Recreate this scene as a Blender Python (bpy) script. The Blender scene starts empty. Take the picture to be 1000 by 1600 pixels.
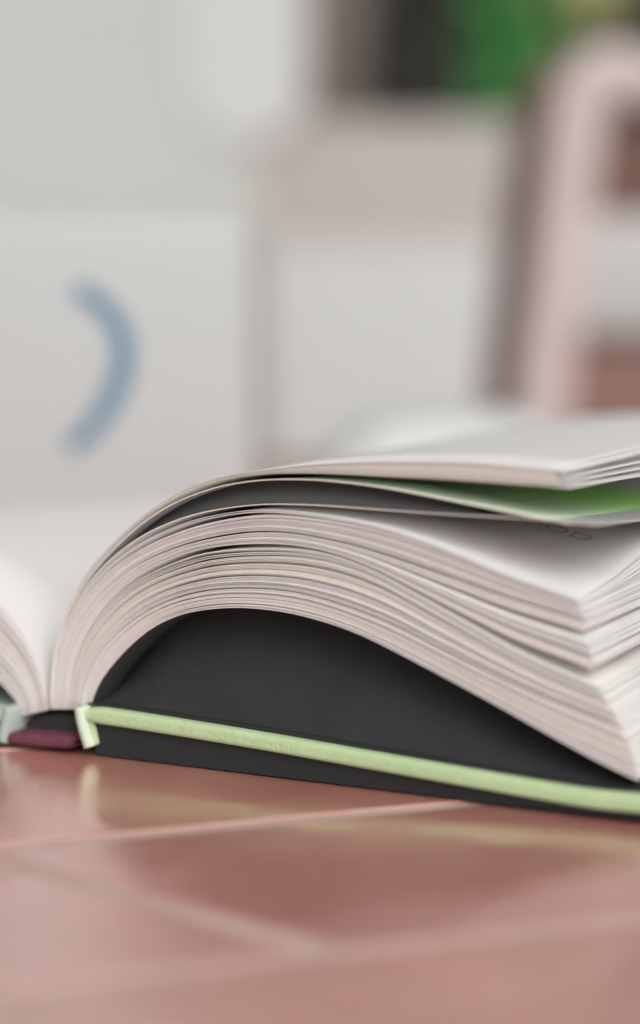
import bpy, bmesh, math, random
import numpy as np
from mathutils import Vector, Matrix
random.seed(7); rng = np.random.default_rng(7)
R = math.radians
sc = bpy.context.scene
C = sc.collection

# ------------------------------------------------------------------ camera
F = 2917.0            # focal length in pixels of a 1000 px wide frame
Y0 = 465.0            # row of the horizon
H = 0.086             # lens height above the table top
PITCH = math.atan((800 - Y0) / F)
cam_d = bpy.data.cameras.new('camera'); cam = bpy.data.objects.new('camera', cam_d); C.objects.link(cam)
cam.location = (0, 0, H); cam.rotation_euler = (R(90) - PITCH, 0, 0)
cam_d.sensor_fit = 'HORIZONTAL'; cam_d.sensor_width = 24.0; cam_d.lens = 24.0 * F / 1000
cam_d.clip_start = 0.005; cam_d.clip_end = 200
cam_d.dof.use_dof = True; cam_d.dof.focus_distance = 0.338; cam_d.dof.aperture_fstop = 4.8
sc.camera = cam

# ------------------------------------------------------------------ light: bright overcast daylight
SUN_EL, SUN_AZ = 41.0, 160.0          # soft sun behind the lens, a little to the right
w = bpy.data.worlds.new('World'); sc.world = w; w.use_nodes = True
nt = w.node_tree; nt.nodes.clear()
sky = nt.nodes.new('ShaderNodeTexSky'); sky.sky_type = 'NISHITA'; sky.sun_disc = False
sky.sun_elevation = R(SUN_EL); sky.sun_rotation = R(SUN_AZ); sky.dust_density = 4.0; sky.air_density = 1.0
hs = nt.nodes.new('ShaderNodeHueSaturation'); hs.inputs['Saturation'].default_value = 0.12
bg = nt.nodes.new('ShaderNodeBackground'); bg.inputs['Strength'].default_value = 0.15
ow = nt.nodes.new('ShaderNodeOutputWorld')
nt.links.new(sky.outputs[0], hs.inputs['Color']); nt.links.new(hs.outputs[0], bg.inputs[0]); nt.links.new(bg.outputs[0], ow.inputs[0])
sl = bpy.data.lights.new('sun', 'SUN'); sl.energy = 1.2; sl.angle = R(50); sl.color = (1.0, 0.985, 0.96)
so = bpy.data.objects.new('sun', sl); C.objects.link(so)
sd = Vector((math.sin(R(SUN_AZ)) * math.cos(R(SUN_EL)), math.cos(R(SUN_AZ)) * math.cos(R(SUN_EL)), math.sin(R(SUN_EL))))
so.rotation_euler = sd.to_track_quat('Z', 'Y').to_euler()
sc.view_settings.view_transform = 'Standard'; sc.view_settings.look = 'None'
sc.view_settings.gamma = 1.0; sc.view_settings.use_curve_mapping = False; sc.view_settings.exposure = -0.24
sc.cycles.max_bounces = 10; sc.cycles.diffuse_bounces = 6

# ------------------------------------------------------------------ measuring helpers
CP, SP = math.cos(PITCH), math.sin(PITCH)
def ray(x, y):
    dx, dz = (x - 500) / F, -(y - 800) / F
    return np.array([dx, CP + dz * SP, -SP + dz * CP])
def on_height(x, y, z=0.0):
    r = ray(x, y); return np.array([0, 0, H]) + (z - H) / r[2] * r
def at(x, y, Y):
    r = ray(x, y); return Vector(np.array([0, 0, H]) + Y / r[1] * r)

# ------------------------------------------------------------------ materials
def mat(name, col, rough=0.6, spec=0.3, noise=None, nscale=40, bump=0, bscale=300, coat=0, sss=0, emit=None, trans=0, crough=0.1):
    m = bpy.data.materials.new(name); m.use_nodes = True
    t = m.node_tree; b = t.nodes['Principled BSDF']
    b.inputs['Base Color'].default_value = (*col, 1); b.inputs['Roughness'].default_value = rough
    b.inputs['Specular IOR Level'].default_value = spec
    b.inputs['Coat Weight'].default_value = coat; b.inputs['Coat IOR'].default_value = 3.2; b.inputs['Coat Roughness'].default_value = crough
    tc = t.nodes.new('ShaderNodeTexCoord')
    if noise:
        n = t.nodes.new('ShaderNodeTexNoise'); n.inputs['Scale'].default_value = nscale; n.inputs['Detail'].default_value = 5
        t.links.new(tc.outputs['Object'], n.inputs['Vector'])
        r = t.nodes.new('ShaderNodeValToRGB'); r.color_ramp.elements[0].position = .3; r.color_ramp.elements[1].position = .7
        r.color_ramp.elements[0].color = (*col, 1); r.color_ramp.elements[1].color = (*noise, 1)
        t.links.new(n.outputs['Fac'], r.inputs[0]); t.links.new(r.outputs[0], b.inputs['Base Color'])
    if bump:
        n2 = t.nodes.new('ShaderNodeTexNoise'); n2.inputs['Scale'].default_value = bscale; n2.inputs['Detail'].default_value = 4
        t.links.new(tc.outputs['Object'], n2.inputs['Vector'])
        bp = t.nodes.new('ShaderNodeBump'); bp.inputs['Strength'].default_value = bump; bp.inputs['Distance'].default_value = 0.0003
        t.links.new(n2.outputs['Fac'], bp.inputs['Height']); t.links.new(bp.outputs[0], b.inputs['Normal'])
    if trans:
        tr = t.nodes.new('ShaderNodeBsdfTranslucent'); tr.inputs[0].default_value = (*col, 1)
        mx = t.nodes.new('ShaderNodeMixShader'); mx.inputs[0].default_value = trans
        t.links.new(b.outputs[0], mx.inputs[1]); t.links.new(tr.outputs[0], mx.inputs[2])
        t.links.new(mx.outputs[0], t.nodes['Material Output'].inputs['Surface'])
    return m

M = {}
M['paper'] = mat('paper', (.80, .785, .765), .75, .2, noise=(.82, .80, .785), nscale=900, trans=.2)
M['paper_warm'] = mat('paper_warm', (.78, .75, .71), .75, .2, trans=.12)
M['edge'] = mat('paper_edge', (.70, .635, .62), .85, .1, noise=(.77, .71, .70), nscale=500)
M['fore_edge'] = mat('fore_edge', (.72, .70, .685), .85, .1, noise=(.67, .65, .635), nscale=400)
M['edge_pink'] = mat('paper_edge_pink', (.62, .52, .51), .85, .1, noise=(.70, .61, .60), nscale=500)
M['edge_light'] = mat('paper_edge_light', (.78, .735, .71), .85, .1, noise=(.81, .77, .75), nscale=500)
M['edge_warm'] = mat('paper_edge_warm', (.74, .64, .56), .85, .1)
M['edge_green'] = mat('paper_edge_green', (.20, .27, .14), .85, .1)
M['hollow_shade'] = mat('hollow_shade', (.045, .045, .046), .95, .05)  # near-black painted in for shade inside the book's hollows
M['charcoal'] = mat('arch_shade_tone', (.034, .034, .035), .9, .1, noise=(.040, .040, .041), nscale=110, bump=.4, bscale=700)  # colour stands for the shade under the page arch
M['gap_shade'] = mat('gap_shade_tone', (.085, .085, .086), .95, .05)  # colour stands for the shade in the gap under the green leaf
M['leaf_shade'] = mat('leaf_shade', (.32, .32, .32), .95, .05)  # grey that puts the gap's shade into the leaf faces
M['cloth'] = mat('green_cloth', (.43, .57, .31), .8, .2, noise=(.50, .60, .355), nscale=240, bump=.7, bscale=1500)
M['cloth_pale'] = mat('pale_green_cloth', (.60, .72, .55), .8, .25, noise=(.66, .73, .60), nscale=300, bump=.4, bscale=1800)
M['under_shade'] = mat('under_shade_tone', (.034, .034, .036), .9, .1, bump=.3, bscale=1800)  # shade below the cover boards, put into the colour
M['maroon'] = mat('maroon_cloth', (.13, .038, .06), .8, .2, noise=(.17, .055, .075), nscale=400, bump=.4, bscale=1500)
M['ink'] = mat('grey_ink', (.42, .41, .40), .8, .1)

# ------------------------------------------------------------------ object helpers
def link(name, me, parent=None, mats=()):
    o = bpy.data.objects.new(name, me); C.objects.link(o)
    for m in mats: me.materials.append(m)
    if parent is not None: o.parent = parent
    return o
def smooth(me, on=True):
    me.polygons.foreach_set('use_smooth', [on] * len(me.polygons)); me.update()
def tag(o, label=None, cat=None, group=None, kind=None):
    if label: o['label'] = label
    if cat: o['category'] = cat
    if group: o['group'] = group
    if kind: o['kind'] = kind
    return o
def empty(name, loc=(0, 0, 0)):
    o = bpy.data.objects.new(name, None); C.objects.link(o); o.location = loc; o.empty_display_size = .05; return o
def mesh(name, v, f):
    me = bpy.data.meshes.new(name); me.from_pydata([tuple(map(float, p)) for p in v], [], f); me.update(); return me
def box_mesh(name, lo, hi, bevel=0, seg=3):
    bm = bmesh.new(); bmesh.ops.create_cube(bm, size=1)
    lo, hi = Vector(lo), Vector(hi)
    for v in bm.verts: v.co = Vector(((lo[i] + hi[i]) / 2 + v.co[i] * (hi[i] - lo[i]) for i in range(3)))
    if bevel: bmesh.ops.bevel(bm, geom=bm.edges[:], offset=bevel, segments=seg, profile=.5, affect='EDGES')
    me = bpy.data.meshes.new(name); bm.to_mesh(me); bm.free(); 
    if bevel: smooth(me)
    return me

def cr(pts, n):
    """resample a polyline smoothly (Catmull-Rom) at n points evenly spaced along its length"""
    p = np.array(pts, float); q = np.vstack([2 * p[0] - p[1], p, 2 * p[-1] - p[-2]])
    out = []
    for i in range(1, len(q) - 2):
        a, b, c, d = q[i - 1:i + 3]
        for t in np.linspace(0, 1, 16, endpoint=False):
            out.append(.5 * ((2 * b) + (c - a) * t + (2 * a - 5 * b + 4 * c - d) * t * t + (3 * b - a - 3 * c + d) * t ** 3))
    out.append(p[-1]); out = np.array(out)
    L = np.concatenate([[0], np.cumsum(np.linalg.norm(np.diff(out, axis=0), axis=1))])
    u = np.linspace(0, L[-1], n)
    return np.stack([np.interp(u, L, out[:, k]) for k in range(out.shape[1])], 1)

# ================================================================== SETTING
floor = link('patio_floor', mesh('patio_floor', [(-12, -4, -.75), (12, -4, -.75), (12, 40, -.75), (-12, 40, -.75)], [(0, 1, 2, 3)]),
             mats=[mat('terracotta_floor', (.22, .13, .10), .6, .3, noise=(.26, .16, .125), nscale=3)])
tag(floor, kind='structure')

def tile_extra(m):
    """dust specks, uneven gloss and a slightly wavy glaze"""
    t = m.node_tree; b = t.nodes['Principled BSDF']; tc = t.nodes.new('ShaderNodeNewGeometry')
    src = b.inputs['Base Color'].links[0].from_socket
    n = t.nodes.new('ShaderNodeTexNoise'); n.inputs['Scale'].default_value = 1500; n.inputs['Detail'].default_value = 1
    t.links.new(tc.outputs['Position'], n.inputs['Vector'])
    mr = t.nodes.new('ShaderNodeMapRange'); mr.inputs['From Min'].default_value = .69; mr.inputs['From Max'].default_value = .76; mr.inputs['To Max'].default_value = .7
    t.links.new(n.outputs['Fac'], mr.inputs['Value'])
    mx = t.nodes.new('ShaderNodeMix'); mx.data_type = 'RGBA'; mx.inputs['B'].default_value = (.78, .62, .56, 1)
    t.links.new(mr.outputs[0], mx.inputs['Factor']); t.links.new(src, mx.inputs['A']); t.links.new(mx.outputs['Result'], b.inputs['Base Color'])
    n2 = t.nodes.new('ShaderNodeTexNoise'); n2.inputs['Scale'].default_value = 55; n2.inputs['Detail'].default_value = 6
    t.links.new(tc.outputs['Position'], n2.inputs['Vector'])
    m2 = t.nodes.new('ShaderNodeMapRange'); m2.inputs['From Min'].default_value = .35; m2.inputs['From Max'].default_value = .65; m2.inputs['To Min'].default_value = .13; m2.inputs['To Max'].default_value = .27
    t.links.new(n2.outputs['Fac'], m2.inputs['Value']); t.links.new(m2.outputs[0], b.inputs['Coat Roughness'])
    n3 = t.nodes.new('ShaderNodeTexNoise'); n3.inputs['Scale'].default_value = 38; n3.inputs['Detail'].default_value = 2
    t.links.new(tc.outputs['Position'], n3.inputs['Vector'])
    bp = t.nodes.new('ShaderNodeBump'); bp.inputs['Strength'].default_value = .35; bp.inputs['Distance'].default_value = .0012
    t.links.new(n3.outputs['Fac'], bp.inputs['Height']); t.links.new(bp.outputs[0], b.inputs['Coat Normal'])

# ---- table with rhombic glazed tiles
tile_m = mat('terracotta_tile', (.49, .188, .140), .3, 1.0, noise=(.64, .275, .210), nscale=28, bump=.2, bscale=420, coat=1.0, crough=.15)
tile_extra(tile_m)
grout_m = mat('pale_pink_grout', (.50, .36, .315), .7, .2, noise=(.42, .29, .25), nscale=90, bump=.3, bscale=900)
wood_m = mat('dark_wood', (.14, .07, .045), .5, .3, noise=(.19, .10, .06), nscale=30)
table = empty('tiled_table', (0, .5, -.75))
tag(table, 'table topped with glossy terracotta diamond tiles under the open book', 'table')
def tlocal(me): me.transform(Matrix.Translation((0, -.5, .75))); return me
link('grout_bed', tlocal(box_mesh('grout_bed', (-.58, -.02, -.03), (.58, .98, -.00035), .002, 1)), table, [grout_m])
for (a, b) in (((-.60, -.04, -.034), (-.581, 1.0, .001)), ((.581, -.04, -.034), (.60, 1.0, .001)), ((-.581, -.04, -.034), (.581, -.021, .001)), ((-.581, .981, -.034), (.581, 1.0, .001))):
    link('border', tlocal(box_mesh('border', a, b, .003, 2)), table, [wood_m])
for x in (-.54, .54):
    for y in (.02, .94):
        link('leg', tlocal(box_mesh('leg', (x - .03, y - .03, -.7495), (x + .03, y + .03, -.0345), .004, 1)), table, [wood_m])
P_bot = on_height(532, 1489)[:2]
d1 = R(19.0); d2 = R(142.0); SIDE = .0745; SIDE1 = .165; GAP = .0032
e1 = np.array([math.cos(d1), math.sin(d1)]); e2 = np.array([math.cos(d2), math.sin(d2)])
def rhomb(name, tm):
    cr_ = abs(e1[0] * e2[1] - e1[1] * e2[0]); g = GAP / cr_ / 2; g1 = .0048 / cr_ / 2
    q = [(g1, g), (SIDE1 - g1, g), (SIDE1 - g1, SIDE - g), (g1, SIDE - g)]
    q = [e1 * a + e2 * b for a, b in q]
    bm = bmesh.new(); lo = [bm.verts.new((p[0], p[1], -.008)) for p in q]; hi = [bm.verts.new((p[0], p[1], 0)) for p in q]
    bm.faces.new(hi); bm.faces.new(lo[::-1])
    for i in range(4): bm.faces.new((lo[i], lo[(i + 1) % 4], hi[(i + 1) % 4], hi[i]))
    bmesh.ops.bevel(bm, geom=[e for e in bm.edges if all(v.co.z > -.001 for v in e.verts)], offset=.00025, segments=1, profile=.5, affect='EDGES')
    me = bpy.data.meshes.new(name); bm.to_mesh(me); bm.free(); me.materials.append(tm); return me
tiles = []
for k, s in enumerate((1, 1.07, .93, .98)):
    m2 = tile_m.copy(); m2.name = 'terracotta_tile'
    for nd in m2.node_tree.nodes:
        if nd.type == 'VALTORGB':
            for e in nd.color_ramp.elements: e.color = (e.color[0] * s, e.color[1] * s, e.color[2] * s * (1 + .03 * k), 1)
    tiles.append(rhomb('tile', m2))
for i in range(-14, 22):
    for j in range(-14, 22):
        c = P_bot + e1 * SIDE1 * (i + (.7 if j % 2 else 0)) + e2 * SIDE * j
        cs = [c + e1 * a * SIDE1 + e2 * b * SIDE for a in (0, 1) for b in (0, 1)]
        if all(-.579 < p[0] < .579 and -.019 < p[1] < .979 for p in cs):
            o = bpy.data.objects.new('tile', random.choice(tiles)); C.objects.link(o); o.parent = table
            o.location = (c[0], c[1] - .5, .75 + random.uniform(-.00012, .00012))
            o.rotation_euler = (random.uniform(-.0012, .0012), random.uniform(-.0012, .0012), 0)

# ================================================================== THE BOOK
S0 = on_height(120, 1176); S1 = on_height(1000, 1284)
es = (S1 - S0); es[2] = 0; es /= np.linalg.norm(es)
ed = np.array([-es[1], es[0], 0.0])                   # away from the lens, along the spine
DEPTH = .172
book = empty('open_book', Vector(S0))
tag(book, 'open hardcover book with fanned white pages and green cloth edges lying on the table', 'book')
def tail(px, py, off=0.0):
    """point of the picture on the upright plane of the book's near end, as (along, height)"""
    r = ray(px, py); o = np.array([0, 0, H]); p0 = S0 + ed * off
    t = np.dot(p0 - o, ed) / np.dot(r, ed); q = o + t * r
    return np.dot(q - S0, es), q[2]
def prof(pts, n, off=0.0): return cr([tail(*p, off) for p in pts], n)
def W(s, d, z): return es * s + ed * d + np.array([0, 0, z])

# cover heights (upper face) as function of s, to keep leaves above it
cov_top_px = [(126, 1104), (200, 1114), (400, 1146), (600, 1181), (800, 1216), (920, 1236), (1000, 1244), (1080, 1252)]
cov_top = prof(cov_top_px, 60, -.003)
def cover_z(s): return np.interp(s, cov_top[:, 0], cov_top[:, 1])

NV = 9
VS = np.linspace(0, 1, NV)
def leaf(top, bot, d0, d1, k, parent, mats, zc=None, kp=1.0, lift=0.0, trim=0.0, name='page'):
    """one leaf: upper and lower profile (n,2), swept from the near end to the far end, sinking by k towards it"""
    if trim:
        TT = np.linspace(0, 1 - trim, len(top)); T0 = np.linspace(0, 1, len(top))
        top = np.stack([np.interp(TT, T0, top[:, c]) for c in (0, 1)], 1); bot = np.stack([np.interp(TT, T0, bot[:, c]) for c in (0, 1)], 1)
    n = len(top); v = []; f = []; mi = []
    base = (np.minimum(cover_z(top[:, 0]), top[:, 1]) if zc is None else np.minimum(zc, top[:, 1]))
    for prf in (top, bot):
        for t in VS:
            for i in range(n):
                z = base[i] + (prf[i, 1] - base[i]) * (1 - (k[i] if hasattr(k, '__len__') else k) * t ** kp)
                if lift:
                    q = min(1, t / .35); z += lift * q * q * (3 - 2 * q) * max(0, (i / (n - 1) - .42) / .58) ** 1.2
                v.append(W(prf[i, 0], d0 + (d1 - d0) * t, z))
    A = lambda a, j, i: a * NV * n + j * n + i
    for j in range(NV - 1):
        for i in range(n - 1):
            f.append((A(0, j, i), A(0, j, i + 1), A(0, j + 1, i + 1), A(0, j + 1, i))); mi.append(0)
            f.append((A(1, j, i), A(1, j + 1, i), A(1, j + 1, i + 1), A(1, j, i + 1))); mi.append(1)
    for i in range(n - 1):
        f.append((A(0, 0, i), A(1, 0, i), A(1, 0, i + 1), A(0, 0, i + 1))); mi.append(2)
        f.append((A(0, NV - 1, i), A(0, NV - 1, i + 1), A(1, NV - 1, i + 1), A(1, NV - 1, i))); mi.append(2)
    for j in range(NV - 1):
        f.append((A(0, j, n - 1), A(1, j, n - 1), A(1, j + 1, n - 1), A(0, j + 1, n - 1))); mi.append(3)
        f.append((A(0, j, 0), A(0, j + 1, 0), A(1, j + 1, 0), A(1, j, 0))); mi.append(2)
    me = mesh(name, v, f); me.polygons.foreach_set('material_index', mi)
    mats = list(mats) + [M['fore_edge']]
    sm = [x < 2 for x in mi]; me.polygons.foreach_set('use_smooth', sm)
    # keep the rim crisp
    return link(name, me, parent, mats)

# ---- the right-hand block: traced key profiles, lowest first
N = 52
KEY = [
 (0.00, [(141, 1108), (152, 1075), (172, 1044), (205, 1008), (242, 979), (285, 960), (330, 952), (380, 950), (440, 956), (500, 970), (560, 991), (620, 1020), (700, 1062), (780, 1105), (860, 1150), (940, 1193), (1006, 1224)]),
 (0.19, [(126, 1108), (135, 1060), (160, 1016), (200, 976), (250, 945), (310, 926), (380, 920), (460, 926), (540, 948), (620, 980), (700, 1021), (780, 1059), (860, 1094), (978, 1140)]),
 (0.59, [(108, 1108), (115, 1045), (138, 988), (178, 936), (230, 898), (300, 869), (350, 860), (400, 857), (460, 858), (520, 868), (580, 890), (640, 922), (748, 984), (820, 1024), (939, 1076)]),
 (0.74, [(96, 1108), (101, 1040), (119, 985), (152, 936), (200, 893), (250, 866), (310, 846), (380, 834), (440, 833), (500, 842), (580, 862), (700, 903), (800, 938), (921, 974)]),
 (1.00, [(82, 1108), (85, 1040), (99, 987), (126, 936), (161, 893), (208, 856), (258, 829), (320, 808), (400, 797), (480, 802), (560, 815), (624, 831), (700, 859), (800, 900), (906, 938)]),
]
KU = np.array([k for k, _ in KEY]); KP = np.array([prof(p, N) for _, p in KEY])
def curve_u(u):
    """u may vary along the leaf"""
    u = np.broadcast_to(u, (N,)); out = np.zeros((N, 2))
    for c in range(2):
        for i in range(N): out[i, c] = np.interp(u[i], KU, KP[:, i, c])
    return out
T = np.linspace(0, 1, N)
crest = np.exp(-((T - .36) / .20) ** 2)
fan = np.clip((T - .45) / .5, 0, 1)
paper_sets = [[M['paper'], M['paper'], M['edge']], [M['paper'], M['paper'], M['edge_pink']], [M['paper_warm'], M['paper_warm'], M['edge_warm']], [M['paper'], M['paper'], M['edge_green']], [M['paper'], M['paper'], M['edge_light']]]
mid = np.clip(T / .3, 0, 1) * np.clip((1.02 - T) / .3, .45, 1)
# leaves between two neighbouring key profiles, and the wider gaps among them: {before leaf: gap along the leaf}
BAND = [
 (18, {4: 1.2 * mid, 10: .7 * mid, 14: .9 * mid}),
 (40, {0: 1.9 * mid, 8: .8 * mid, 15: 1.5 * mid, 22: 1.2 * mid, 28: 2.0 * mid, 34: 1.7 * crest + .4 * mid, 37: 2.6 * crest}),
 (12, {0: 8 * crest + 7 * fan ** 1.3, 4: 1.1 * mid + 1.8 * fan, 8: .8 * mid + 1.2 * fan}),
 (25, {0: 3.8 * mid + 4.5 * fan, 5: .8 * mid, 12: 1.0 * mid, 17: 1.4 * mid + 1.2 * fan, 22: 9 * crest, 24: 1.8 * crest}),
]
first = True; NLEAF = sum(b_[0] for b_ in BAND)
for kb, (n_, gaps) in enumerate(BAND):
    cum = np.zeros(N); lo_l, hi_l = [], []
    for i in range(n_):
        gp = (min(rng.exponential(.22), 1.1) + .04) * (.3 + .7 * np.clip(T * 3, 0, 1)) * (1 + .75 * np.sin(rng.uniform(2, 7) * T + rng.uniform(0, 6)))
        if i in gaps: gp = gp + gaps[i]
        cum = cum + gp; lo_l.append(cum.copy()); cum = cum + 1.0; hi_l.append(cum.copy())
    for i in range(n_):
        span = KU[kb + 1] - KU[kb]
        bu = KU[kb] + span * lo_l[i] / cum; tu = KU[kb] + span * hi_l[i] / cum
        q = rng.random()
        q = q if kb > 1 else min(.79, q * .75 + .22)  # lower bands drawn pinker: red table bounce put into the edge colours
        ms = paper_sets[0 if q < .46 else 1 if q < .68 else 2 if q < .80 else 4]
        if (kb, i) in ((1, 0), (1, 28), (1, 37)): ms = paper_sets[3]
        if first: ms = [M['paper'], M['hollow_shade'], M['edge']]; first = False
        leaf(curve_u(tu), curve_u(bu), rng.normal(0, .0002), DEPTH, .16, book, ms, lift=.0065 * ((i + 1) / n_) ** 3 if kb == 3 else 0, trim=rng.uniform(0, .010))

# ---- upper leaves standing off the block
UK = [
 (0.0, [(82, 1107), (86, 1040), (94, 1000), (104, 966), (126, 922), (153, 884), (193, 842), (233, 809), (281, 781), (340, 760), (400, 750), (460, 748), (520, 751), (600, 761), (700, 780), (780, 796), (840, 808), (892, 818)]),
 (0.485, [(81, 1107), (85, 1038), (93, 998), (103, 963), (125, 918), (152, 880), (192, 838), (232, 805), (280, 776), (340, 753), (400, 743), (450, 740), (520, 741), (600, 745), (700, 750), (800, 757), (890, 763)]),
 (1.0, [(80, 1107), (84, 1036), (92, 995), (102, 960), (124, 914), (151, 876), (191, 834), (231, 800), (279, 770), (340, 747), (400, 736), (460, 728), (520, 723), (600, 720), (720, 721), (800, 727), (884, 735)]),
]
UU = np.array([k for k, _ in UK]); UP = np.array([prof(p, N) for _, p in UK])
def up(u):
    u = np.broadcast_to(u, (N,)); out = np.zeros((N, 2))
    for c in range(2):
        for i in range(N): out[i, c] = np.interp(u[i], UU, UP[:, i, c])
    return out
def thin(prf, th):
    p = prf.copy(); t = np.gradient(prf, axis=0); t /= np.linalg.norm(t, axis=1)[:, None]
    p[:, 0] += t[:, 1] * th; p[:, 1] -= t[:, 0] * th; return p
# loose leaf on top of the block, its upper side greyed for the gap's shade, its outer half standing off
K1A = prof([(81.5, 1107), (85.5, 1040), (96, 995), (108, 964), (130, 922), (163, 882), (210, 844), (260, 818), (320, 799), (400, 788), (480, 788), (560, 793), (640, 799), (720, 804), (800, 808), (860, 812), (930, 820)], N)
leaf(K1A, thin(K1A, .00018), .0, DEPTH, .17 + .14 * fan, book, [M['leaf_shade'], M['paper'], M['edge_warm']])
# green printed leaf: pale margin at its edges, green inside
gm = bpy.data.materials.new('green_print'); gm.use_nodes = True
t = gm.node_tree; b = t.nodes['Principled BSDF']; b.inputs['Roughness'].default_value = .6; b.inputs['Specular IOR Level'].default_value = .3
at_ = t.nodes.new('ShaderNodeAttribute'); at_.attribute_name = 'margin'
rp = t.nodes.new('ShaderNodeValToRGB'); e = rp.color_ramp.elements
e[0].position = 0; e[0].color = (.70, .82, .66, 1); e[1].position = 1; e[1].color = (.42, .82, .25, 1)
k_ = rp.color_ramp.elements.new(.45); k_.color = (.60, .80, .53, 1)
t.links.new(at_.outputs['Fac'], rp.inputs[0]); t.links.new(rp.outputs[0], b.inputs['Base Color'])
g = leaf(up(0.0), thin(up(0.0), .00022), .0, DEPTH, .20 + .12 * fan, book, [gm, M['leaf_shade'], M['edge_warm']])  # grey underside paints the shade of the gap below
me = g.data; a = me.attributes.new('margin', 'FLOAT', 'POINT')
vals = []
for arr in range(2):
    for j in range(NV):
        for i in range(N):
            vals.append(min(1, VS[j] * DEPTH / .07))
a.data.foreach_set('value', vals)
us = np.linspace(.5, 1, 24); ks = np.linspace(.14, .02, 24)
for q, (u, k) in enumerate(zip(us, ks)):
    leaf(up(u), up(max(u - .0165 - .004 * rng.random(), .485)), rng.normal(0, .0003), DEPTH, k, book, [M['paper'], M['paper'], M['edge_light'] if rng.random() < .55 else M['edge_warm']], trim=rng.uniform(0, .022) * (1 if q else 0))

# dark sheets added to paint the shade under the arch and the green leaf
def bowed(name, low, high, d0, d1, m, parent, up_z):
    v = []; f = []; n = len(low); K = 8
    for j in range(K):
        q = j / (K - 1)
        for i in range(n):
            v.append(W(low[i, 0] * (1 - q) + high[i, 0] * q, d0 + (d1 - d0) * (q ** .85), low[i, 1] * (1 - q) + (high[i, 1] - up_z) * q))
    for j in range(K - 1):
        for i in range(n - 1): f.append((j * n + i, j * n + i + 1, (j + 1) * n + i + 1, (j + 1) * n + i))
    me = mesh(name, v, f); smooth(me); return link(name, me, parent, [m])
arch = KP[0].copy(); keep = arch[:, 1] > cover_z(arch[:, 0]) + .0004; arch = arch[keep]
lowl_ = np.stack([arch[:, 0], np.array([cover_z(x) for x in arch[:, 0]]) + .0003], 1)
bowed('arch_shade_sheet', lowl_, arch, .0012, .011, M['charcoal'], book, .00012)
sel = slice(8, int(.86 * N))
bowed('gap_shade_sheet', K1A[sel] + np.array([0, .00006]), thin(up(0.0), .00022)[sel], .0009, .0045, M['gap_shade'], book, .00006)

# ---- left-hand block
LK = [
 (0.0, [(34, 1119), (25, 1097), (12, 1080), (-12, 1058), (-60, 1034), (-150, 1008), (-300, 1000), (-500, 1030), (-750, 1090), (-900, 1120)]),
 (1.0, [(76, 1109), (72, 1085), (63, 1045), (47, 1010), (24, 975), (-4, 944), (-60, 895), (-140, 850), (-250, 815), (-400, 820), (-600, 870), (-850, 950)]),
]
LP = np.array([prof(p, N) for _, p in LK])
NLL = 46
for i in range(NLL):
    a0, a1 = i / NLL, (i + 1 - .15 - abs(rng.normal(0, .15))) / NLL
    cz = np.full(N, .006)
    ms = [M['paper'], M['paper'], M['edge'] if rng.random() < .7 else M['edge_pink']]
    if i == 0: ms = [M['paper'], M['hollow_shade'], M['edge']]
    leaf(LP[0] * (1 - a1) + LP[1] * a1, LP[0] * (1 - a0) + LP[1] * a0, rng.normal(0, .0002), DEPTH, .30, book, ms, zc=cz)

# ---- covers: cloth-wrapped boards with rounded edges
def board(name, line, th, d0, d1, parent, ms, r=.0010):
    """line: upper-face profile (n,2); the section across it is a rounded bar from d0 to d1"""
    sec = []
    for (cd, cz, a0) in ((d0 + r, -r, 90), (d0 + r, -th + r, 180), (d1 - r, -th + r, 270), (d1 - r, -r, 0)):
        for q in range(6):
            a = R(a0 + 18 * q); sec.append((cd + r * math.cos(a), cz + r * math.sin(a)))
    n = len(line); m = len(sec); v = []; f = []; mi = []
    for i in range(n):
        end = min(i, n - 1 - i); sh = {0: .45, 1: .85}.get(end, 1.0)
        for (d, z) in sec:
            v.append(W(line[i, 0], d, line[i, 1] - th / 2 + (z + th / 2) * sh))
    for i in range(n - 1):
        for q in range(m):
            f.append((i * m + q, (i + 1) * m + q, (i + 1) * m + (q + 1) % m, i * m + (q + 1) % m)); mi.append(1 if q == 11 and len(ms) > 1 else 0)
    f.append(tuple(range(m))[::-1]); f.append(tuple((n - 1) * m + q for q in range(m))); mi += [0, 0]
    me = mesh(name, v, f); me.polygons.foreach_set('material_index', mi); smooth(me)
    return link(name, me, parent, ms)
TH = .0031
cl = prof(cov_top_px, 60, -.003)
cv = board('cover', cl, TH, -.003, DEPTH + .003, book, [M['cloth'], M['under_shade']])
lin = cl.copy(); lin[:, 1] += .0002
n = len(lin)
v = [W(p[0], d, p[1]) for d in (-.0012, DEPTH + .0028) for p in lin]
link('endpaper_shade', mesh('endpaper_shade', v, [(i, i + 1, n + i + 1, n + i) for i in range(n - 1)]), cv, [M['hollow_shade']])  # lining darkened to paint the shade inside the arch
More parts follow.
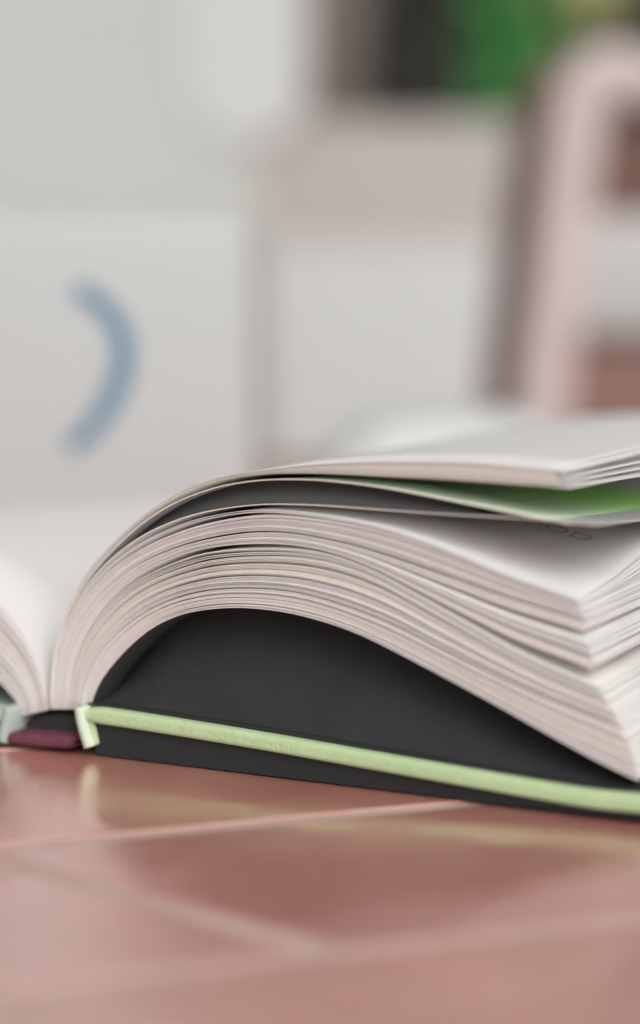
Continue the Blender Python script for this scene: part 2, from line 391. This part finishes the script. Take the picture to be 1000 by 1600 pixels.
# dark wedge added to paint the shade between board and table
ut = cl[1:].copy(); ut[:, 1] -= TH - .0002; ub = np.array([[p[0], max(.0004, min(.0004, p[1]))] for p in ut])
v = []; f = []; nu = len(ut)
for d in (-.0016, DEPTH + .0015):
    v += [W(p[0], d, max(p[1], .0008)) for p in ut]; v += [W(p[0], d + (.0006 if d < 0 else -.0006), p[1]) for p in ub]
for i in range(nu - 1):
    f += [(i, nu + i, nu + i + 1, i + 1), (2 * nu + i, 2 * nu + i + 1, 3 * nu + i + 1, 3 * nu + i), (i, i + 1, 2 * nu + i + 1, 2 * nu + i), (nu + i, 3 * nu + i, 3 * nu + i + 1, nu + i + 1)]
f += [(0, 2 * nu, 3 * nu, nu), (nu - 1, 2 * nu - 1, 4 * nu - 1, 3 * nu - 1)]
link('cover_gap_shade', mesh('cover_gap_shade', v, f), cv, [M['under_shade']])
ll = prof([(14, 1107), (-60, 1108), (-200, 1112), (-500, 1128), (-900, 1150)], 40, -.003)
cv2 = board('cover', ll, TH, -.003, DEPTH + .003, book, [M['cloth_pale'], M['under_shade']])

# hinges: cloth strips between boards and spine
def strip(name, pts, wid, d0, d1, parent, m):
    p = prof(pts, 14, d0); nrm = np.gradient(p, axis=0); nrm /= np.linalg.norm(nrm, axis=1)[:, None]
    nn = np.stack([nrm[:, 1], -nrm[:, 0]], 1)
    L, Rr = p - nn * wid / 2, p + nn * wid / 2
    v = []; f = []
    for i in range(len(p)):
        v += [W(L[i, 0], d0 + .0004, L[i, 1]), W(p[i, 0], d0, p[i, 1]), W(Rr[i, 0], d0 + .0004, Rr[i, 1]), W(Rr[i, 0], d1, Rr[i, 1]), W(L[i, 0], d1, L[i, 1])]
    for i in range(len(p) - 1):
        for q in range(5): f.append((i * 5 + q, i * 5 + (q + 1) % 5, i * 5 + 5 + (q + 1) % 5, i * 5 + 5 + q))
    f += [(4, 3, 2, 1, 0), tuple((len(p) - 1) * 5 + q for q in range(5))]
    me = mesh(name, v, f); smooth(me)
    bm = bmesh.new(); bm.from_mesh(me); bmesh.ops.recalc_face_normals(bm, faces=bm.faces[:]); bm.to_mesh(me); bm.free()
    return link(name, me, parent, [m])
strip('hinge', [(121, 1107), (123, 1122), (127, 1140), (132, 1156), (136, 1169)], .0020, -.0035, DEPTH + .003, book, M['cloth_pale'])
strip('hinge', [(137, 1122), (140, 1134), (143, 1148), (145, 1164)], .0017, -.0022, DEPTH + .002, book, M['cloth'])
strip('hinge', [(10, 1108), (7, 1125), (3, 1142), (0, 1160)], .0022, -.0035, DEPTH + .003, book, mat('grey_green_cloth', (.42, .50, .45), .8, .2))
sp = prof([(6, 1144), (35, 1147), (75, 1150), (116, 1152)], 16, -.003)
board('spine', sp, .0024, -.003, DEPTH + .003, book, [M['maroon']], r=.0009)
# back of the page block: dark colour for the shade above the spine
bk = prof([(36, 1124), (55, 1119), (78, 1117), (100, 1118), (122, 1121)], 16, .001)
board('block_back_shade', bk, .0036, .002, DEPTH - .002, book, [M['hollow_shade']], r=.0005)

# ---- lettering on the top page of the block
topP = curve_u(1.0)
def page_pt(tt, d, lift=.00006):
    s = np.interp(tt, T, topP[:, 0]); z = np.interp(tt, T, topP[:, 1]); c = min(cover_z(s), z)
    q = min(1, d / DEPTH / .35)
    return W(s, d, c + (z - c) * (1 - .16 * d / DEPTH) + lift + .0065 * q * q * (3 - 2 * q) * max(0, (tt - .42) / .58) ** 1.2)
def solve(px, py):
    best = None
    for tt in np.linspace(.4, 1, 121):
        for d in np.linspace(0, DEPTH, 121):
            q = page_pt(tt, d) + S0 - np.array([0, 0, H])
            yy = q[1] * CP - q[2] * SP; zz = q[1] * SP + q[2] * CP
            x = 500 + F * q[0] / yy; y = 800 - F * zz / yy
            e = (x - px) ** 2 + (y - py) ** 2
            if best is None or e < best[0]: best = (e, tt, d)
    return best
def lettering(name, body, tt0, d0, dt, size, par):
    cu = bpy.data.curves.new(name, 'FONT'); cu.body = body; cu.size = 1.0
    o = bpy.data.objects.new(name, cu); C.objects.link(o)
    dg = bpy.context.evaluated_depsgraph_get(); me = bpy.data.meshes.new_from_object(o.evaluated_get(dg))
    bpy.data.objects.remove(o); bpy.data.curves.remove(cu)
    bm = bmesh.new(); bm.from_mesh(me)
    bmesh.ops.subdivide_edges(bm, edges=bm.edges[:], cuts=1)
    for vv in bm.verts:
        vv.co = Vector(page_pt(tt0 + vv.co.x * size * dt, d0 + vv.co.y * size))
    bm.to_mesh(me); bm.free()
    return link(name, me, par, [M['ink']])
arc = np.sum(np.linalg.norm(np.diff(topP, axis=0), axis=1))
A = solve(790, 812); B_ = solve(930, 846)
lettering('printed_word', 'GOOD', A[1] - .028, (A[2] + B_[2]) / 2 + .001, 1 / arc, .0064, book)


# ================================================================== BACKGROUND (all far out of focus)
white = mat('white_paint', (.80, .80, .785), .6, .3)
white_b = mat('bright_white', (.62, .63, .62), .6, .3)
pillar_m = mat('white_plaster', (.525, .535, .515), .8, .2, noise=(.55, .56, .535), nscale=6)

def slab(name, x0, y0, x1, y1, Y, depth, m, parent=None, bevel=.01, zbot=None):
    """block whose front face stands at distance Y and fills the given picture rectangle"""
    a, c = at(x0, y0, Y), at(x1, y1, Y)
    lo = (a.x, Y, c.z if zbot is None else zbot); hi = (c.x, Y + depth, a.z)
    o = empty('tmp') if False else None
    me = box_mesh(name, lo, hi, bevel)
    return link(name, me, parent, [m])

pil = slab('house_wall', -2600, -900, 402, 0, 2.74, .4, pillar_m, zbot=-.75, bevel=.003)
tag(pil, 'pale plaster wall filling the left of the background', 'wall')

# white carton with the blue arc
carton = empty('white_carton', at(150, 800, .64))
inv = Matrix.Translation(-carton.location)
YC = .64
lo, hi = at(-420, 338, YC), at(392, 700, YC)
me = box_mesh('carton_body', (lo.x, YC, .0012), (hi.x, YC + .16, lo.z), .006); me.transform(inv)
link('carton_body', me, carton, [mat('white_card', (.50, .51, .505), .55, .3)])
arc_px = [(118, 452), (148, 468), (176, 494), (192, 530), (193, 568), (182, 606), (163, 642), (138, 675), (108, 698)]
ap = cr([(at(x, y, YC).x, at(x, y, YC).z) for x, y in arc_px], 28)
tn = np.gradient(ap, axis=0); tn /= np.linalg.norm(tn, axis=1)[:, None]; nn = np.stack([-tn[:, 1], tn[:, 0]], 1)
wd = .0032 * (1 - .12 * np.cos(np.linspace(0, 6, 28)))
v = []; f = []
for i in range(28):
    a, c = ap[i] - nn[i] * wd[i], ap[i] + nn[i] * wd[i]
    v += [(a[0], YC - .0006, a[1]), (c[0], YC - .0006, c[1])]
for i in range(27): f.append((2 * i, 2 * i + 1, 2 * i + 3, 2 * i + 2))
me = mesh('printed_arc', v, f); me.transform(inv)
link('printed_arc', me, carton, [mat('blue_ink', (.14, .24, .38), .6, .2, noise=(.10, .23, .29), nscale=30)])
tag(carton, 'white carton printed with a blue curved arc standing behind the book', 'box')

# white board with rounded lower corners mounted on the wall
YB = 2.733
a = at(282, -400, YB); c = at(480, 222, YB); rr = .075
pts = [(a.x, a.z), (c.x, a.z)]
pts += [(c.x - rr + rr * math.cos(R(q)), c.z + rr + rr * math.sin(R(q))) for q in range(0, -91, -10)]
pts += [(a.x + rr + rr * math.cos(R(q)), c.z + rr + rr * math.sin(R(q))) for q in range(-90, -181, -10)]
bm = bmesh.new(); vs = [bm.verts.new((x, YB, z)) for x, z in pts]; fc = bm.faces.new(vs)
ex = bmesh.ops.extrude_face_region(bm, geom=[fc]); bmesh.ops.translate(bm, verts=[g for g in ex['geom'] if isinstance(g, bmesh.types.BMVert)], vec=(0, .0074, 0))
bmesh.ops.recalc_face_normals(bm, faces=bm.faces[:])
me = bpy.data.meshes.new('panel'); bm.to_mesh(me); bm.free()
sign = empty('white_board', ((a.x + c.x) / 2, YB, -.75)); inv = Matrix.Translation(-sign.location); me.transform(inv)
link('panel', me, sign, [white_b])
tag(sign, 'bright white board with rounded lower corner above the carton', 'board')

# folded white cloth on the table behind the book
YN = .72
a, c = at(530, 654, YN), at(955, 700, YN)
nx = np.linspace(-1, 1, 25); v = []; f = []
for j, d in enumerate(np.linspace(0, .10, 7)):
    for x in nx:
        h = a.z * (1 - abs(x + .05) ** 3.6 * .75) * (1 - .25 * (j / 6 - .5) ** 2) + .0006 * math.sin(9 * x + j)
        v.append(((a.x + c.x) / 2 + x * (c.x - a.x) / 2 * 1.15, YN + d, max(h, .003)))
for j in range(6):
    for i in range(24): f.append((j * 25 + i, j * 25 + i + 1, (j + 1) * 25 + i + 1, (j + 1) * 25 + i))
k = len(v); ring = [i for i in range(25)] + [j * 25 + 24 for j in range(1, 7)] + [6 * 25 + i for i in range(23, -1, -1)] + [j * 25 for j in range(5, 0, -1)]
for q in ring: v.append((v[q][0], v[q][1], .0012))
for q in range(len(ring)): f.append((ring[q], k + q, k + (q + 1) % len(ring), ring[(q + 1) % len(ring)]))
f.append(tuple(k + q for q in range(len(ring))))
me = mesh('folded_napkin', v, f); smooth(me)
bm = bmesh.new(); bm.from_mesh(me); bmesh.ops.recalc_face_normals(bm, faces=bm.faces[:]); bm.to_mesh(me); bm.free()
nk = link('folded_napkin', me, None, [white_b]); tag(nk, 'white folded napkin heaped on the table just behind the book', 'napkin')

# low wall and the white panel against it
lw = slab('low_wall', 402.8, 186, 905, 0, 2.75, .25, mat('pinkish_plaster', (.45, .412, .382), .85, .2, noise=(.475, .435, .405), nscale=5), zbot=-.75, bevel=.003)
tag(lw, 'low pinkish beige wall with the dark garden above it', 'wall')
sofa = mat('white_laminate', (.575, .58, .57), .7, .2, noise=(.555, .56, .55), nscale=12)
wp = slab('leaning_panel', 414, 384, 788, 0, 2.738, .010, sofa, zbot=-.75, bevel=.002)
tag(wp, 'plain white panel standing against the low pinkish wall', 'panel')

# wooden chair with rounded back frame, at the right edge
frame_m = mat('pinkish_wood', (.60, .49, .47), .45, .4, noise=(.64, .53, .51), nscale=12)
brown_m = mat('brown_wood', (.15, .082, .066), .5, .3, noise=(.18, .10, .08), nscale=12)
def sweep(name, path, w_, d_, m, parent, inv):
    p = [Vector(q) for q in path]; v = []; f = []; n = len(p)
    for i in range(n):
        tg = (p[min(i + 1, n - 1)] - p[max(i - 1, 0)]).normalized(); sd_ = Vector((tg.z, 0, -tg.x)).normalized(); dp = Vector((0, 1, 0))
        for q in range(12):
            a = 2 * math.pi * q / 12; ca, sa = math.cos(a), math.sin(a)
            cx = math.copysign(abs(ca) ** .6, ca); sx = math.copysign(abs(sa) ** .6, sa)
            v.append(p[i] + sd_ * cx * w_ / 2 + dp * sx * d_ / 2)
    for i in range(n - 1):
        for q in range(12): f.append((i * 12 + q, i * 12 + (q + 1) % 12, (i + 1) * 12 + (q + 1) % 12, (i + 1) * 12 + q))
    f += [tuple(range(11, -1, -1)), tuple((n - 1) * 12 + q for q in range(12))]
    me = mesh(name, v, f); smooth(me)
    bm = bmesh.new(); bm.from_mesh(me); bmesh.ops.recalc_face_normals(bm, faces=bm.faces[:]); bm.to_mesh(me); bm.free()
    me.transform(inv); return link(name, me, parent, [m])
YH = 1.55
chair = empty('wooden_chair', (at(1100, 500, YH).x, YH, -.75)); inv = Matrix.Translation(-chair.location)
fp = [(838, 760), (850, 600), (874, 400), (894, 240), (906, 170), (926, 124), (960, 114), (1010, 128), (1150, 170), (1330, 190), (1375, 200), (1395, 230), (1402, 300), (1415, 600), (1420, 760)]
path = cr([tuple(at(x, y, YH)) for x, y in fp], 60)
lowl, lowr = path[0].copy(), path[-1].copy(); lowl[2] = lowr[2] = -.75
path = np.vstack([lowl, path, lowr])
sweep('back_frame', path, .047, .034, frame_m, chair, inv)
rp_ = path.copy(); rp_[:, 1] += .045; rp_[:, 0] += np.where(rp_[:, 0] < chair.location.x, -.024, .024)
sweep('side_shade_frame', rp_, .045, .03, brown_m, chair, inv)  # dark offset copy added for the frame's shaded side
def cp(name, x0, y0, x1, y1, Y, d, m, bv):
    a, c = at(x0, y0, Y), at(x1, y1, Y)
    me = box_mesh(name, (a.x, Y, c.z), (c.x, Y + d, a.z), bv); me.transform(inv); return link(name, me, chair, [m])
cp('back_panel', 880, 130, 1390, 352, YH + .006, .012, brown_m, .002)
cp('cushion', 895, 336, 1385, 528, YH - .012, .026, mat('pale_cushion', (.56, .545, .535), .9, .1), .011)
cp('lower_panel', 872, 512, 1405, 742, YH + .006, .012, mat('reddish_wood', (.27, .15, .125), .5, .3), .002)
a, c = at(870, 800, YH), at(1408, 830, YH)
me = box_mesh('seat', (a.x, YH + .065, -.33), (c.x, YH + .46, -.29), .012); me.transform(inv); link('seat', me, chair, [frame_m])
for x in (a.x + .025, c.x - .025):
    me = box_mesh('leg', (x - .02, YH + .40, -.75), (x + .02, YH + .44, -.331), .004); me.transform(inv); link('leg', me, chair, [frame_m])
tag(chair, 'pinkish wooden chair with rounded back frame and brown panels at the right', 'chair')

# garden behind the low wall
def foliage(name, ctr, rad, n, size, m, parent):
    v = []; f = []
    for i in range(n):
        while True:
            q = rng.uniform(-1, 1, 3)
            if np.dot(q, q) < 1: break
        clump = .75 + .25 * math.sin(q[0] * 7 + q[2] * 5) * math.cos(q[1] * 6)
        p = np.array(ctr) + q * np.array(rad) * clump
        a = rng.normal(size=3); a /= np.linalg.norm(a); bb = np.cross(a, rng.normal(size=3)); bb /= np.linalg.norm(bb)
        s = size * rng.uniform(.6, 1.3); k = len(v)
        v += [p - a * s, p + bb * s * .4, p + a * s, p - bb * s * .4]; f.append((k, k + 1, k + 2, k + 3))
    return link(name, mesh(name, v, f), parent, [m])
def shrub(name, x0, y0, x1, y1, Y, n, col, label, cat='shrub', size=.035):
    a, c = at(x0, y0, Y), at(x1, y1, Y)
    e = empty(name, ((a.x + c.x) / 2, Y, -.75)); tag(e, label, cat)
    ctr = (0, 0, (a.z + c.z) / 2 + .75); rad = (abs(c.x - a.x) / 2, .3, abs(a.z - c.z) / 2)
    foliage('crown', ctr, rad, n, size, mat(name + '_leaf', col, .5, .3, trans=.25), e)
    bm = bmesh.new(); bmesh.ops.create_cone(bm, cap_ends=True, segments=10, radius1=.06, radius2=.03, depth=ctr[2])
    bmesh.ops.translate(bm, verts=bm.verts[:], vec=(0, 0, ctr[2] / 2))
    me = bpy.data.meshes.new('trunk'); bm.to_mesh(me); bm.free(); link('trunk', me, e, [wood_m]); return e
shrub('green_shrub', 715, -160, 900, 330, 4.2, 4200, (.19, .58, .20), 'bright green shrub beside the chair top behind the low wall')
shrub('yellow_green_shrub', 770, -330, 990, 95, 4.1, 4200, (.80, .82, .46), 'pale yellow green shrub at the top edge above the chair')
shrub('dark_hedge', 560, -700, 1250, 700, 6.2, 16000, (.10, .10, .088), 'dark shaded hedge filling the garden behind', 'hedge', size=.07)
tp = slab('taupe_post', 430, -700, 575, 0, 4.4, .25, mat('taupe_wood', (.17, .145, .125), .8, .2, noise=(.21, .18, .155), nscale=8), zbot=-.75, bevel=.03)
tag(tp, 'taupe wooden post between the white board and the dark hedge', 'post')
bw = slab('garden_wall', -500, -900, 1700, 0, 7.2, .3, mat('dark_garden_wall', (.07, .07, .066), .9, .1), zbot=-.75)
tag(bw, 'dark garden wall behind the hedge', 'wall')
